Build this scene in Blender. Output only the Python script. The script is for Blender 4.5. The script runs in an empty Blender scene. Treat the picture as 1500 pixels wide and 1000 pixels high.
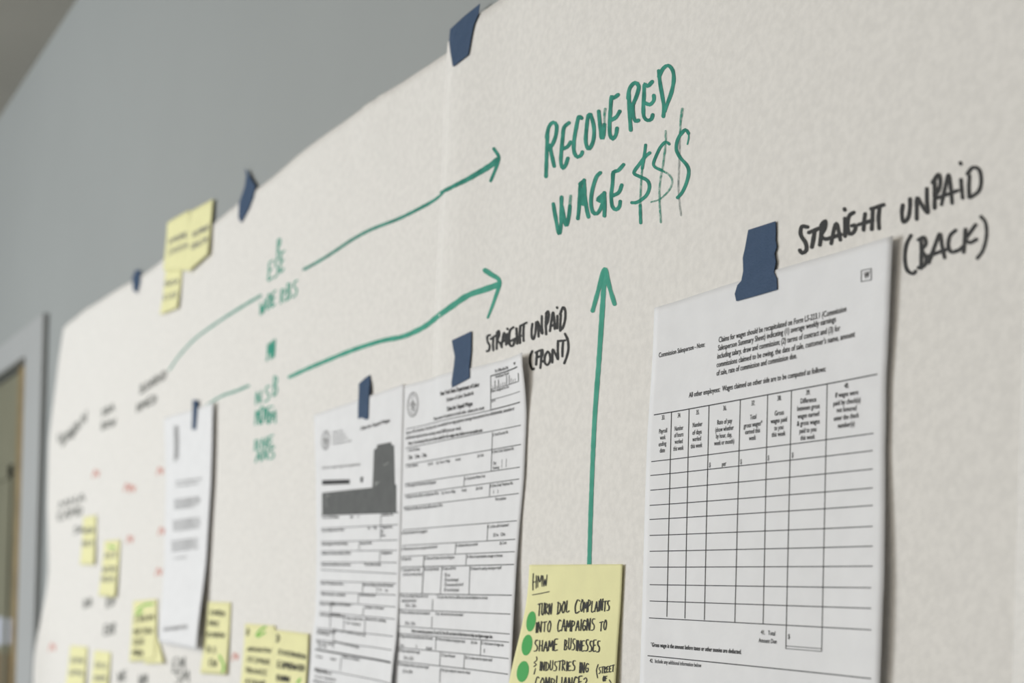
import bpy, math, random
from mathutils import Vector, noise
random.seed(4)
S = bpy.context.scene
COL = S.collection

# ------------------------------------------------------------------ camera
F, D, ZC = 2250.0, 0.529, 1.5          # focal length in px of a 1500 px wide frame, distance to wall, camera height
Y0 = 891.0                              # row of the level line at mid frame
PSI = math.atan2(1200.0, F)
RHO = math.atan(0.030)
FW = Vector((-math.cos(PSI), math.sin(PSI), 0)); RT = Vector((math.sin(PSI), math.cos(PSI), 0)); UP = Vector((0, 0, 1))
camR = RT*math.cos(RHO) + UP*math.sin(RHO)
camU = UP*math.cos(RHO) - RT*math.sin(RHO)
cam_data = bpy.data.cameras.new('camera')
cam = bpy.data.objects.new('camera', cam_data); COL.objects.link(cam)
from mathutils import Matrix
M3 = Matrix((camR, camU, -FW)).transposed()
cam.matrix_world = Matrix.Translation((0, -D, ZC)) @ M3.to_4x4()
cam_data.sensor_fit = 'HORIZONTAL'; cam_data.sensor_width = 36
cam_data.lens = F/1500*36
cam_data.shift_y = (Y0-500)/1500
cam_data.clip_start = 0.01
cam_data.dof.use_dof = True
cam_data.dof.focus_distance = 0.95
cam_data.dof.aperture_fstop = cam_data.lens/8.0
S.camera = cam

# ------------------------------------------------------------------ world, light, exposure
w = bpy.data.worlds.new('world'); S.world = w; w.use_nodes = True
w.node_tree.nodes['Background'].inputs[0].default_value = (0.9, 0.95, 1, 1)
w.node_tree.nodes['Background'].inputs[1].default_value = 0.3
S.view_settings.view_transform = 'Standard'; S.view_settings.look = 'None'
S.view_settings.gamma = 1; S.view_settings.use_curve_mapping = False
S.view_settings.exposure = -0.21
def area(name, loc, target, sx, sy, power, col):
    l = bpy.data.lights.new(name, 'AREA'); l.shape = 'RECTANGLE'; l.size = sx; l.size_y = sy
    l.energy = power; l.color = col
    o = bpy.data.objects.new(name, l); COL.objects.link(o); o.location = loc
    o.rotation_euler = (Vector(target)-Vector(loc)).to_track_quat('-Z', 'Y').to_euler()
    return o
area('window_light', (-3.0, -3.8, 1.55), (-1.6, 0, 1.55), 4.2, 1.9, 122, (0.955, 0.985, 1.0))
area('added_side_light', (-2.9, -2.7, 1.75), (-1.2, 0, 1.5), 0.9, 1.2, 34, (0.96, 0.985, 1.0))  # small lamp added, no second window there; crisps shadows beside the form edges
area('ceiling_light', (-0.7, -1.9, 2.42), (-0.8, -1.2, 0), 1.6, 1.0, 30, (1.0, 0.92, 0.81))

# ------------------------------------------------------------------ materials
def new_mat(name, col, rough=0.85, var=0.0, scale=40, bump=0.0, bscale=300, spec=0.2, col2=None, alpha=1.0, detail=4):
    m = bpy.data.materials.new(name); m.use_nodes = True
    nt = m.node_tree; b = nt.nodes['Principled BSDF']
    b.inputs['Roughness'].default_value = rough
    b.inputs['Specular IOR Level'].default_value = spec
    tc = nt.nodes.new('ShaderNodeTexCoord')
    c = (*col, 1)
    if var > 0 or col2:
        n = nt.nodes.new('ShaderNodeTexNoise'); n.inputs['Scale'].default_value = scale; n.inputs['Detail'].default_value = detail
        nt.links.new(tc.outputs['Object'], n.inputs['Vector'])
        r = nt.nodes.new('ShaderNodeValToRGB')
        c2 = (*col2, 1) if col2 else tuple(max(0, x*(1-var)) for x in col)+(1,)
        r.color_ramp.elements[0].position = 0.35; r.color_ramp.elements[1].position = 0.65
        r.color_ramp.elements[0].color = c2; r.color_ramp.elements[1].color = c
        nt.links.new(n.outputs['Fac'], r.inputs['Fac']); nt.links.new(r.outputs['Color'], b.inputs['Base Color'])
    else:
        b.inputs['Base Color'].default_value = c
    if bump > 0:
        n2 = nt.nodes.new('ShaderNodeTexNoise'); n2.inputs['Scale'].default_value = bscale; n2.inputs['Detail'].default_value = 5
        nt.links.new(tc.outputs['Object'], n2.inputs['Vector'])
        bp = nt.nodes.new('ShaderNodeBump'); bp.inputs['Strength'].default_value = bump; bp.inputs['Distance'].default_value = 0.001
        nt.links.new(n2.outputs['Fac'], bp.inputs['Height']); nt.links.new(bp.outputs['Normal'], b.inputs['Normal'])
    if alpha < 1:
        if alpha < 0.7:       # a drying marker: streaky cover
            n3 = nt.nodes.new('ShaderNodeTexNoise'); n3.inputs['Scale'].default_value = 500
            nt.links.new(tc.outputs['Object'], n3.inputs['Vector'])
            mr = nt.nodes.new('ShaderNodeMapRange'); mr.inputs['From Min'].default_value = 0.3; mr.inputs['From Max'].default_value = 0.7
            mr.inputs['To Min'].default_value = alpha*0.55; mr.inputs['To Max'].default_value = min(1, alpha*1.5)
            nt.links.new(n3.outputs['Fac'], mr.inputs['Value']); nt.links.new(mr.outputs['Result'], b.inputs['Alpha'])
        else:
            b.inputs['Alpha'].default_value = alpha
    return m
M = dict(
    wall=new_mat('painted_wall', (0.335, 0.352, 0.348), 0.7, 0.03, 3, 0.15, 120),
    ceiling=new_mat('ceiling_paint', (0.44, 0.42, 0.37), 0.9, 0.05, 4),
    floor=new_mat('floor_carpet', (0.25, 0.25, 0.25), 0.95, 0.2, 60, 0.4, 300),
    casing=new_mat('casing_paint', (0.41, 0.42, 0.42), 0.5, 0.03, 5),
    door=new_mat('door_olive', (0.21, 0.205, 0.145), 0.6, 0.1, 6),
    jamb=new_mat('jamb_wood', (0.27, 0.20, 0.10), 0.6, 0.3, 20),
    paper=new_mat('butcher_paper', (0.815, 0.79, 0.752), 0.9, col2=(0.755, 0.732, 0.697), scale=210, bump=0.3, bscale=600, spec=0.1, detail=8),
    form=new_mat('copy_paper', (0.815, 0.815, 0.825), 0.85, col2=(0.785, 0.785, 0.795), scale=60, bump=0.12, bscale=350, spec=0.15, detail=6),
    note=new_mat('yellow_note_paper', (0.85, 0.82, 0.46), 0.85, col2=(0.81, 0.78, 0.44), scale=50, bump=0.1, bscale=300, spec=0.15),
    tape=new_mat('blue_masking_tape', (0.031, 0.067, 0.134), 0.65, col2=(0.037, 0.075, 0.148), scale=140, bump=0.5, bscale=700, spec=0.3),
    green=new_mat('green_marker_ink', (0.018, 0.195, 0.145), 0.7, col2=(0.05, 0.32, 0.24), scale=110, spec=0.2, alpha=0.92),
    green_light=new_mat('light_green_marker_ink', (0.07, 0.40, 0.29), 0.7, col2=(0.045, 0.33, 0.235), scale=90, spec=0.2, alpha=0.85),
    green_dry=new_mat('dry_green_marker_ink', (0.05, 0.30, 0.22), 0.8, spec=0.1, alpha=0.55),
    grey_dry=new_mat('dry_grey_marker_ink', (0.16, 0.22, 0.21), 0.8, spec=0.1, alpha=0.4),
    green_faint=new_mat('faint_green_marker_ink', (0.07, 0.36, 0.28), 0.8, spec=0.1, alpha=0.62),
    black=new_mat('black_marker_ink', (0.022, 0.022, 0.021), 0.6, var=0.3, scale=200, spec=0.3),
    grey_ink=new_mat('grey_pencil_ink', (0.24, 0.24, 0.225), 0.8, spec=0.1),
    red=new_mat('red_pen_ink', (0.68, 0.33, 0.28), 0.8, spec=0.1),
    pen=new_mat('black_pen_ink', (0.015, 0.015, 0.012), 0.6, spec=0.3),
    toner=new_mat('black_toner', (0.045, 0.045, 0.047), 0.6, spec=0.2),
    toner_grey=new_mat('grey_toner', (0.30, 0.30, 0.30), 0.7, spec=0.2),
    redact=new_mat('dark_grey_toner', (0.135, 0.14, 0.138), 0.7, var=0.12, scale=80, spec=0.2),
    toner_light=new_mat('light_grey_toner', (0.33, 0.34, 0.33), 0.7, spec=0.1),
    dot=new_mat('green_dot_paper', (0.055, 0.38, 0.085), 0.6, spec=0.3),
    lime=new_mat('lime_pen_ink', (0.22, 0.52, 0.10), 0.7, spec=0.1),
    pale=new_mat('pale_blue_card', (0.42, 0.44, 0.50), 0.8),
    brown=new_mat('brown_card', (0.16, 0.12, 0.07), 0.8),
)

# ------------------------------------------------------------------ pixel -> point on a surface hanging at offset o(x, z) in front of the wall
CR, SR = math.cos(RHO), math.sin(RHO)
def hit(px, py, surf):
    a, b = px-750.0, Y0-py
    X = a*CR - b*SR; Y = a*SR + b*CR
    d = RT*X + UP*Y + FW*F
    o = 0.0 if callable(surf) else surf
    for _ in range(8 if callable(surf) else 1):
        t = (D-o)/d.y
        x, z = t*d.x, ZC + t*d.z
        if callable(surf): o = 0.5*o + 0.5*surf(x, z) if _ else surf(x, z)
    return x, z
def flat(x, z): return 0.0
def sstep(a, b, v):
    t = max(0, min(1, (v-a)/(b-a))); return t*t*(3-2*t)
def interp(pts, v):
    if v <= pts[0][0]: (a, b), (c, d) = pts[0], pts[1]
    elif v >= pts[-1][0]: (a, b), (c, d) = pts[-2], pts[-1]
    else:
        for i in range(len(pts)-1):
            if pts[i][0] <= v <= pts[i+1][0]: (a, b), (c, d) = pts[i], pts[i+1]; break
    return b + (d-b)*(v-a)/(c-a)
def cr(off, pts):      # crop-local units to pixels
    ox, oy, s = off
    return [(ox+s*x, oy+s*y) for x, y in pts]

# ------------------------------------------------------------------ mesh collecting
class MB:
    def __init__(s): s.v = []; s.f = []; s.n = 0
    def poly(s, vs, fs):
        k = len(s.v); s.v += [tuple(v) for v in vs]; s.f += [tuple(i+k for i in f) for f in fs]
    def build(s, name, mat, parent=None, smooth=False, label=None, cat=None, group=None, kind=None):
        me = bpy.data.meshes.new(name)
        xs = [v[0] for v in s.v]; ys = [v[1] for v in s.v]; zs = [v[2] for v in s.v]
        if parent is None:
            loc = Vector(((min(xs)+max(xs))/2, (min(ys)+max(ys))/2, min(zs)))
            base = loc
        else:
            base = Vector(parent['wloc']); loc = Vector((0, 0, 0))
        me.from_pydata([(x-base.x, y-base.y, z-base.z) for x, y, z in s.v], [], s.f)
        me.materials.append(mat)
        if smooth:
            for p in me.polygons: p.use_smooth = True
        me.update()
        o = bpy.data.objects.new(name, me); COL.objects.link(o); o.location = loc
        o['wloc'] = tuple(base)
        if parent is not None: o.parent = parent
        if label: o['label'] = label
        if cat: o['category'] = cat
        if group: o['group'] = group
        if kind: o['kind'] = kind
        return o
def box(mb, x0, x1, y0, y1, z0, z1):
    vs = [(x, y, z) for z in (z0, z1) for y in (y0, y1) for x in (x0, x1)]
    mb.poly(vs, [(0,2,3,1),(4,5,7,6),(0,1,5,4),(2,6,7,3),(0,4,6,2),(1,3,7,5)])
def bevel(o, wd):
    m = o.modifiers.new('bevel', 'BEVEL'); m.width = wd; m.segments = 2

# grid sheet with thickness; pt(s, t) -> (x, z)
def sheet(mb, pt, surf, ns, nt, thick=0.00018):
    F0 = []; B0 = []
    for j in range(nt+1):
        for i in range(ns+1):
            x, z = pt(i/ns, j/nt); o = surf(x, z)
            F0.append((x, -o, z)); B0.append((x, -o+thick, z))
    n = len(F0); fs = []
    W = ns+1
    for j in range(nt):
        for i in range(ns):
            a = j*W+i
            fs.append((a, a+W, a+W+1, a+1)); fs.append((n+a, n+a+1, n+a+W+1, n+a+W))
    for i in range(ns):
        fs.append((i, i+1, n+i+1, n+i)); a = nt*W+i; fs.append((a, n+a, n+a+1, a+1))
    for j in range(nt):
        a = j*W; fs.append((a, n+a, n+a+W, a+W)); a = j*W+ns; fs.append((a, a+W, n+a+W, n+a))
    mb.poly(F0+B0, fs)

LIFT = [0]
def smooth_line(p, step=3.0):
    if len(p) < 3:
        (a, b), (c, d) = p[0], p[-1]; n = max(1, int(math.hypot(c-a, d-b)/step))
        return [(a+(c-a)*i/n, b+(d-b)*i/n) for i in range(n+1)]
    q = [(2*p[0][0]-p[1][0], 2*p[0][1]-p[1][1])]+list(p)+[(2*p[-1][0]-p[-2][0], 2*p[-1][1]-p[-2][1])]
    out = []
    for i in range(1, len(q)-2):
        L = math.hypot(q[i+1][0]-q[i][0], q[i+1][1]-q[i][1]); n = max(2, int(L/step))
        for k in range(n):
            t = k/n
            out.append(tuple(0.5*((2*q[i][c])+(-q[i-1][c]+q[i+1][c])*t+(2*q[i-1][c]-5*q[i][c]+4*q[i+1][c]-q[i+2][c])*t*t
                       +(-q[i-1][c]+3*q[i][c]-3*q[i+1][c]+q[i+2][c])*t**3) for c in (0, 1)))
    out.append(tuple(p[-1])); return out
def stroke(mb, pts, width, surf, w1=None, wob=0.08, step=None, caps=True):
    """a marker line: a ribbon with round ends lying on the paper"""
    w0 = width; w1 = width if w1 is None else w1
    LIFT[0] = (LIFT[0]+1) % 14
    lift = 0.00022 + LIFT[0]*0.000012
    line = smooth_line(pts, step or max(1.2, width*0.5))
    n = len(line); L = []; R = []
    ph = random.random()*50
    for i, (x, y) in enumerate(line):
        a = line[max(0, i-1)]; b = line[min(n-1, i+1)]
        dx, dy = b[0]-a[0], b[1]-a[1]; l = math.hypot(dx, dy) or 1
        nx, ny = -dy/l, dx/l
        wd = (w0+(w1-w0)*i/max(1, n-1))/2*(1+wob*noise.noise((ph, i*0.35, 0))*2)
        L.append((x+nx*wd, y+ny*wd)); R.append((x-nx*wd, y-ny*wd))
    outline = [L, R]
    vs = []
    for i in range(n):
        for q in (L[i], R[i]):
            x, z = hit(q[0], q[1], surf); vs.append((x, -(surf(x, z)+lift), z))
    fs = [(2*i, 2*i+1, 2*i+3, 2*i+2) for i in range(n-1)]
    mb.poly(vs, fs)
    if caps:
        for (cx, cy), o, wd in ((line[0], line[1], w0/2), (line[-1], line[-2], w1/2)):
            an = math.atan2(cy-o[1], cx-o[0]); c = []
            for k in range(-4, 5):
                t = an+k*math.pi/8*0.99
                c.append((cx+wd*math.cos(t), cy+wd*math.sin(t)))
            vs = []
            for q in [(cx, cy)]+c:
                x, z = hit(q[0], q[1], surf); vs.append((x, -(surf(x, z)+lift), z))
            mb.poly(vs, [(0, k, k+1) for k in range(1, 9)])
def strokes(mb, off, lst, width, surf, **k):
    for p in lst:
        if len(p) == 1: x, y = p[0]; p = [(x-width*0.02/off[2], y-2), (x+2, y+3)]
        stroke(mb, cr(off, p), width, surf, **k)
def rule(mb, a, b, width, surf, n=12):
    """a straight printed line, straight on the paper itself"""
    x0, z0 = hit(*a, surf); x1, z1 = hit(*b, surf)
    horiz = abs(b[0]-a[0]) > abs(b[1]-a[1])*0.8
    if horiz:
        _, zz = hit(a[0], a[1]-width/2, surf); hw = abs(zz-z0); nx, nz = 0, hw
    else:
        xx, _ = hit(a[0]+width/2, a[1], surf); hw = abs(xx-x0); nx, nz = hw, 0
    vs = []
    for i in range(n+1):
        t = i/n; x = x0+(x1-x0)*t; z = z0+(z1-z0)*t
        for s in (-1, 1):
            X, Z = x+s*nx, z+s*nz; vs.append((X, -(surf(X, Z)+0.0002), Z))
    mb.poly(vs, [(2*i, 2*i+1, 2*i+3, 2*i+2) for i in range(n)])

TC = {}
def text_mesh(s, bold):
    k = (s, bold)
    if k not in TC:
        cu = bpy.data.curves.new('t', 'FONT'); cu.body = s; cu.resolution_u = 2; cu.size = 1
        cu.offset = 0.026 if bold else 0.012
        ob = bpy.data.objects.new('t', cu)
        me = bpy.data.meshes.new_from_object(ob)
        v = [(p.co.x, p.co.y) for p in me.vertices]; f = [tuple(p.vertices) for p in me.polygons]
        bpy.data.objects.remove(ob); bpy.data.curves.remove(cu); bpy.data.meshes.remove(me)
        TC[k] = (v, f)
    return TC[k]
def text(mb, s, a, b, cap, surf, bold=False, slant=0.0):
    v, f = text_mesh(s, bold)
    if not v: return
    x0, z0 = hit(*a, surf); x1, z1 = hit(*b, surf)
    _, zt = hit(a[0], a[1]-cap, surf); h = (zt-z0)/0.70
    m0 = min(p[0] for p in v); m1 = max(p[0] for p in v)
    vs = []
    for px, py in v:
        t = (px-m0)/(m1-m0)
        x = x0+(x1-x0)*t + slant*h*py; z = z0+(z1-z0)*t + py*h
        vs.append((x, -(surf(x, z)+0.00024), z))
    mb.poly(vs, f)
def ellipse_ring(mb, c, rx, ry, wd, surf, lean=0.0, n=40, lift=0.0002):
    vs = []
    for k in range(n):
        t = 2*math.pi*k/n
        for r in (0, 1):
            a = (rx-r*wd*rx/ry); bq = ry-r*wd
            X = c[0]+a*math.cos(t)-lean*bq*math.sin(t); Y = c[1]+bq*math.sin(t)
            x, z = hit(X, Y, surf); vs.append((x, -(surf(x, z)+lift), z))
    mb.poly(vs, [(2*k, 2*k+1, (2*k+3) % (2*n), (2*k+2) % (2*n)) for k in range(n)])
def plate(mb, pts, surf, thick=0.00015, lift=0.0001, sub=1):
    """thin cut-out (tape, dot) with the given outline lying on the surface"""
    q = []
    for i, p in enumerate(pts):
        n = pts[(i+1) % len(pts)]
        for k in range(sub): q.append((p[0]+(n[0]-p[0])*k/sub, p[1]+(n[1]-p[1])*k/sub))
    fr = []; bk = []
    for p in q:
        x, z = hit(*p, surf); o = surf(x, z)+lift
        fr.append((x, -(o+thick), z)); bk.append((x, -o, z))
    n = len(fr)
    mb.poly(fr+bk, [tuple(range(n)), tuple(range(2*n-1, n-1, -1))]+[(i, n+i, n+(i+1) % n, (i+1) % n) for i in range(n)])

# ------------------------------------------------------------------ the setting
XL, XR, YF, ZT = -5.5, 2.2, -4.2, 2.475
DX1 = hit(41, 700, flat)[0]; DX0 = DX1-0.86            # door opening
CX = hit(65, 700, flat)[0]                             # outer edge of the casing
DZ = 1.93
mb = MB()
box(mb, DX1, XR, 0, 0.12, 0, ZT); box(mb, XL, DX0, 0, 0.12, 0, ZT); box(mb, DX0, DX1, 0, 0.12, DZ, ZT)
mb.build('wall_back', M['wall'], kind='structure')
mb = MB(); box(mb, XL-0.12, XL, YF, 0.12, 0, ZT); mb.build('wall_left', M['wall'], kind='structure')
mb = MB(); box(mb, XR, XR+0.12, YF, 0.12, 0, ZT); mb.build('wall_right', M['wall'], kind='structure')
mb = MB(); box(mb, XL-0.12, XR+0.12, YF-0.12, YF, 0, ZT); mb.build('wall_front', M['wall'], kind='structure')
mb = MB(); box(mb, XL-0.12, XR+0.12, YF-0.12, 0.12, -0.1, 0); mb.build('floor', M['floor'], kind='structure')
mb = MB(); box(mb, XL-0.12, XR+0.12, YF-0.12, 0.12, ZT, ZT+0.1); mb.build('ceiling', M['ceiling'], kind='structure')
mb = MB(); box(mb, CX, XR, -0.012, 0, 0, 0.1); o = mb.build('baseboard_back', M['casing'], kind='structure'); bevel(o, 0.004)
cw = CX-DX1
mb = MB(); box(mb, DX1, CX, -0.012, 0, 0, DZ+0.055); o = mb.build('trim_1', M['casing'], kind='structure'); bevel(o, 0.004)
mb = MB(); box(mb, DX0-cw, DX0, -0.012, 0, 0, DZ+0.055); o = mb.build('trim_2', M['casing'], kind='structure'); bevel(o, 0.004)
mb = MB(); box(mb, DX0, DX1, -0.012, 0, DZ, DZ+0.055); o = mb.build('trim_3', M['casing'], kind='structure'); bevel(o, 0.004)
# door: leaf, two recessed panels, stop strip, knob
mb = MB(); LY = 0.014
box(mb, DX0+0.003, DX1-0.145, LY, LY+0.04, 0.005, DZ-0.004)
dr = mb.build('door_1', M['door'], kind='structure')
for z0, z1 in ((0.25, 0.95), (1.1, DZ-0.18)):
    mb = MB()
    for a, b, c, d in ((DX0+0.13, DX1-0.23, z0, z0+0.025), (DX0+0.13, DX1-0.23, z1-0.025, z1), (DX0+0.13, DX0+0.155, z0, z1), (DX1-0.255, DX1-0.23, z0, z1)):
        box(mb, a, b, LY-0.005, LY, c, d)
    mb.build('door_panel', M['door'], dr)
mb = MB(); box(mb, DX1-0.145, DX1-0.003, 0.004, 0.05, 0.005, DZ-0.004); mb.build('door_stop', M['jamb'], dr)
mb = MB()
for k in range(16):
    a0 = 2*math.pi*k/16; a1 = 2*math.pi*(k+1)/16; cx, cz = DX0+0.07, 1.0
    prof = [(0.028, 0), (0.028, -0.006), (0.011, -0.01), (0.011, -0.03), (0.026, -0.045), (0.022, -0.06), (0.002, -0.064)]
    for (r0, y0), (r1, y1) in zip(prof, prof[1:]):
        mb.poly([(cx+r0*math.cos(a0), LY+y0, cz+r0*math.sin(a0)), (cx+r0*math.cos(a1), LY+y0, cz+r0*math.sin(a1)),
                 (cx+r1*math.cos(a1), LY+y1, cz+r1*math.sin(a1)), (cx+r1*math.cos(a0), LY+y1, cz+r1*math.sin(a0))], [(0, 1, 2, 3)])
mb.build('door_knob', M['casing'], dr, smooth=True)
# card on the door
def on_door(x, z): return -LY+0.0002
mb = MB(); plate(mb, [(-8, 902), (19, 906), (18, 943), (-10, 945)], on_door, 0.001, 0.0)
t = mb.build('door_notice', M['pale'], label='pale blue card on the olive door at far left', cat='card')
mb = MB(); plate(mb, [(-10, 955), (15, 957), (13, 1010), (-12, 1008)], on_door, 0.001, 0.0)
mb.build('door_notice', M['brown'], label='brown card on the olive door below the pale blue card', cat='card')

# ------------------------------------------------------------------ the big paper sheets
ax0, _ = hit(100, 500, flat)
seam = lambda z: interp(SEAM, z)
SEAM = sorted([(hit(*p, flat)[1], hit(*p, flat)[0]) for p in ((662, 79), (655, 150), (648, 290), (640, 450), (622, 1000))])
LEFTE = sorted([(hit(*p, flat)[1], hit(*p, flat)[0]) for p in ((99, 480), (91, 530), (82, 604), (77, 646), (74, 740), (76, 830), (76, 930), (74, 1000))])
TOPA = sorted([hit(*p, flat) for p in ((97, 484), (104, 473), (128, 454), (179, 422), (233, 388), (312, 330), (374, 281), (400, 262), (440, 229), (500, 185), (540, 156), (560, 141.6), (610, 110), (661, 79))])
TOPB = sorted([hit(*p, flat) for p in ((659, 67), (696.8, 36), (742, 0))])
TOPB.append((TOPB[-1][0]+0.3, TOPB[-1][1]+0.004)); TOPB.append((2.0, TOPB[-1][1]+0.01))
CRX, CRZ = hit(548, 170, flat)
FZ = hit(640, 590, flat)[1]
def hA(x, z):
    o = 0.0016 + 0.0014*noise.noise((x*5, z*4, 1)) + 0.00015*noise.noise((x*22, z*18, 5))
    o += 0.0022*math.exp(-((x-CRX)**2+(z-CRZ)**2)/0.0016)*(1+0.8*noise.noise((x*60, z*60, 2)))
    xl = interp(LEFTE, z); low = sstep(ZC+0.05, ZC-0.12, z)
    o += (0.004+0.022*low)*math.exp(-max(0, x-xl)/0.04)
    zt = interp(TOPA, x); o += 0.003*math.exp(-max(0, zt-z)/0.05)*(0.5+noise.noise((x*6, 0, 9)))
    return max(o, 0.0006)
def hB(x, z):
    d = x-seam(z)
    fold = 0.25+0.75*sstep(FZ-0.04, FZ+0.04, z)      # the fold flattens out under the middle form
    ramp = (sstep(0, 0.022, d)*0.0050 - sstep(0.022, 0.12, d)*0.0044)*fold
    o = 0.0030 + 0.0011*noise.noise((x*5, z*4, 21)) + ramp + 0.00022*noise.noise((x*30, z*26, 8))
    base = hA(seam(z), z)+0.0004
    k = sstep(0, 0.05, d)
    return max(base*(1-k)+o*k + sstep(0, 0.024, d)*(1-k)*0.0040*fold, 0.0008)
def paper(x, z): return hB(x, z) if x > seam(z) else hA(x, z)
ZB = 0.9
def ptA(s, t):
    xt = LEFTE[-1][1]+(SEAM[-1][1]+0.02-LEFTE[-1][1])*s
    zt = interp(TOPA, min(xt, TOPA[-1][0])); z = zt+(ZB-zt)*t
    xl = interp(LEFTE, max(z, LEFTE[0][0])); zz = max(z, SEAM[0][0])
    return xl+(seam(zz)+0.02*(1-0)-xl)*s, z
hA2 = lambda x, z: hA(min(x, seam(z)), z)
mb = MB(); sheet(mb, ptA, hA2, 260, 130)
PA = mb.build('paper_sheet', M['paper'], smooth=True, label='large off-white paper sheet on the left, covered in blurred writing', cat='paper')
XC = hit(1496, 900, flat)[0]
def ptB(s, t):
    xt = SEAM[-1][1]+(XC+0.03-SEAM[-1][1])*s
    zt = interp(TOPB, xt); z = zt+(ZB-zt)*t
    zz = max(z, SEAM[0][0]); xl = seam(zz)
    return xl+(XC+0.03-xl)*s, z
mb = MB(); sheet(mb, ptB, hB, 240, 120)
PB = mb.build('paper_sheet', M['paper'], smooth=True, label='large off-white paper sheet on the right with RECOVERED WAGE $$$ in green', cat='paper')
hC = lambda x, z: hB(x, z)+0.0009
mb = MB(); sheet(mb, lambda s, t: (XC+0.9*s, 2.12+(ZB-2.12)*t), hC, 40, 60)
mb.build('paper_sheet', M['paper'], smooth=True, label='off-white paper sheet whose left edge just shows at the right border', cat='paper')

# ------------------------------------------------------------------ green writing on the right sheet
H1 = (780, 80, 0.16); H2 = (790, 200, 0.16)
def each(lst): return [(o, [p], w_, k) for o, l, w_, k in lst for p in l]
def ink(lst_of, name, mat, parent, label=None):
    mb = MB()
    for off, lst, wd, k in (each(lst_of) if name == 'dry_lettering' else lst_of):
        strokes(mb, off, lst, wd, paper, **k)
        if name == 'dry_lettering': mb.build(name, M[mat], parent, label=label); mb = MB()
    if mb.v: mb.build(name, M[mat], parent, label=label)
ink([(H1, [
    [(138,745),(132,900),(125,1115)], [(132,760),(150,665),(190,620),(222,650),(215,740),(185,820),(150,870)], [(160,830),(180,930),(200,1020)],
    [(335,625),(290,668),(278,760),(265,900),(262,990),(280,1040),(305,1010),(325,950)], [(275,862),(320,845),(350,802)],
    [(452,582),(425,570),(400,680),(380,810),(385,900),(415,938),(450,915),(458,892)],
    [(535,550),(512,560),(495,690),(490,800),(510,860),(535,845),(560,780),(565,680),(548,590),(530,552)],
    [(608,520),(620,640),(635,765),(652,740),(660,640)],
    [(785,368),(745,398),(726,382),(716,500),(708,640),(712,735),(737,772),(765,735),(776,675)], [(722,600),(768,572),(800,520)],
    [(885,370),(890,520),(902,690)], [(878,400),(892,310),(940,258),(975,290),(958,370),(925,450),(905,480)], [(920,470),(925,560),(945,608),(972,602)],
    [(1098,248),(1055,290),(1028,268),(1022,380),(1016,480),(1022,570),(1055,602),(1090,590),(1102,552)], [(1028,440),(1075,458),(1112,420),(1112,375)],
    [(1158,150),(1168,250),(1190,380),(1205,480),(1200,565)], [(1160,200),(1200,125),(1245,100),(1285,145),(1295,230),(1275,340),(1240,440),(1210,520)],
    ], 5.5, {})], 'green_lettering', 'green', PB)
ink([(H2, [
    [(130,618),(150,740),(182,888),(200,800),(202,690),(205,555)], [(208,640),(245,812),(270,740),(282,640)],
    [(355,750),(366,640),(378,440)], [(412,400),(420,550),(435,660),(452,735)], [(375,435),(412,402)], [(385,480),(395,600)], [(370,612),(430,622)],
    [(560,332),(525,370),(490,480),(475,600),(492,690),(530,705),(560,665),(582,600),(535,580),(598,520)], [(597,515),(600,620),(598,725)],[(560,560),(590,600),(572,640)],
    [(772,258),(722,312),(680,328),(672,430),(660,540),(670,640),(705,668),(735,640),(742,595)], [(678,540),(730,510),(756,445)],
    ], 5.5, {}),
    (H2, [[(1012,150),(970,185),(920,250),(868,332),(925,368),(990,402),(1010,460),(980,540),(900,600),(850,605)],
          [(1367,-30),(1337,-62),(1277,10),(1255,110),(1290,190),(1352,262),(1370,325),(1350,420),(1310,510),(1268,558)]], 5.0, {}),
    (H2, [[(1358,70),(1370,10),(1367,-40)]], 2.2, {}),
    (H2, [[(975,78),(962,180),(944,290)],[(925,630),(930,790)],[(1190,68),(1160,48),(1120,85),(1092,132),(1048,240),(1062,280),(1120,308)]], 4.4, {}),
    ], 'green_lettering', 'green', PB)
ink([(H2, [[(944,290),(932,450),(926,640)], [(1160,-50),(1158,60),(1135,260),(1110,400),(1102,560),(1115,785)]], 3.0, {}),
     (H2, [[(1120,308),(1190,350),(1220,410),(1190,490),(1110,570),(1025,600)]], 3.2, dict(w1=2.2)),
     (H1, [[(668,500),(660,560),(662,660)],[(1375,498),(1360,600),(1353,720)]], 4.2, dict(w1=2.2)),
     (H2, [[(290,545),(284,600),(280,650)]], 4.5, {})], 'dry_lettering', 'green_dry', PB, 'streaky green strokes of a drying marker')
ink([(H2, [[(1287,-40),(1287,80),(1284,200),(1280,330),(1275,450),(1285,600),(1300,720)]], 3.0, {})], 'dry_lettering', 'grey_dry', PB, 'faint grey streak through the last dollar sign')
PX = (0, 0, 1)
mb = MB()
stroke(mb, [(445.5,394.5),(470,381),(492,367),(516,351),(544,336),(586,319.5),(625,300)], 4.0, paper, w1=5.0)
stroke(mb, [(625,300),(638,292),(649,283)], 5.0, paper, w1=3.5)
stroke(mb, [(647,282),(668,271),(688,261),(718,243),(728,235)], 5.2, paper, w1=9)
stroke(mb, [(723.8,218),(731,231),(726,248),(719,265)], 5.2, paper, w1=4.2)
mb.build('arrow_drawing', M['green'], PB, label='long green arrow rising to RECOVERED')
mb = MB()
stroke(mb, [(424.5,552),(446,542),(468,532.5),(516,513),(558,499.5),(588,493.5),(605,487),(624,477),(642,463),(660,450),(685,433),(710,424),(730,417)], 5.2, paper, w1=9)
stroke(mb, [(711,396),(720,402),(732,412),(725,438),(715,465)], 7.5, paper, w1=3.6)
mb.build('arrow_drawing', M['green_light'], PB, label='lower green arrow pointing right, blunt head')
mb = MB()
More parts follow.
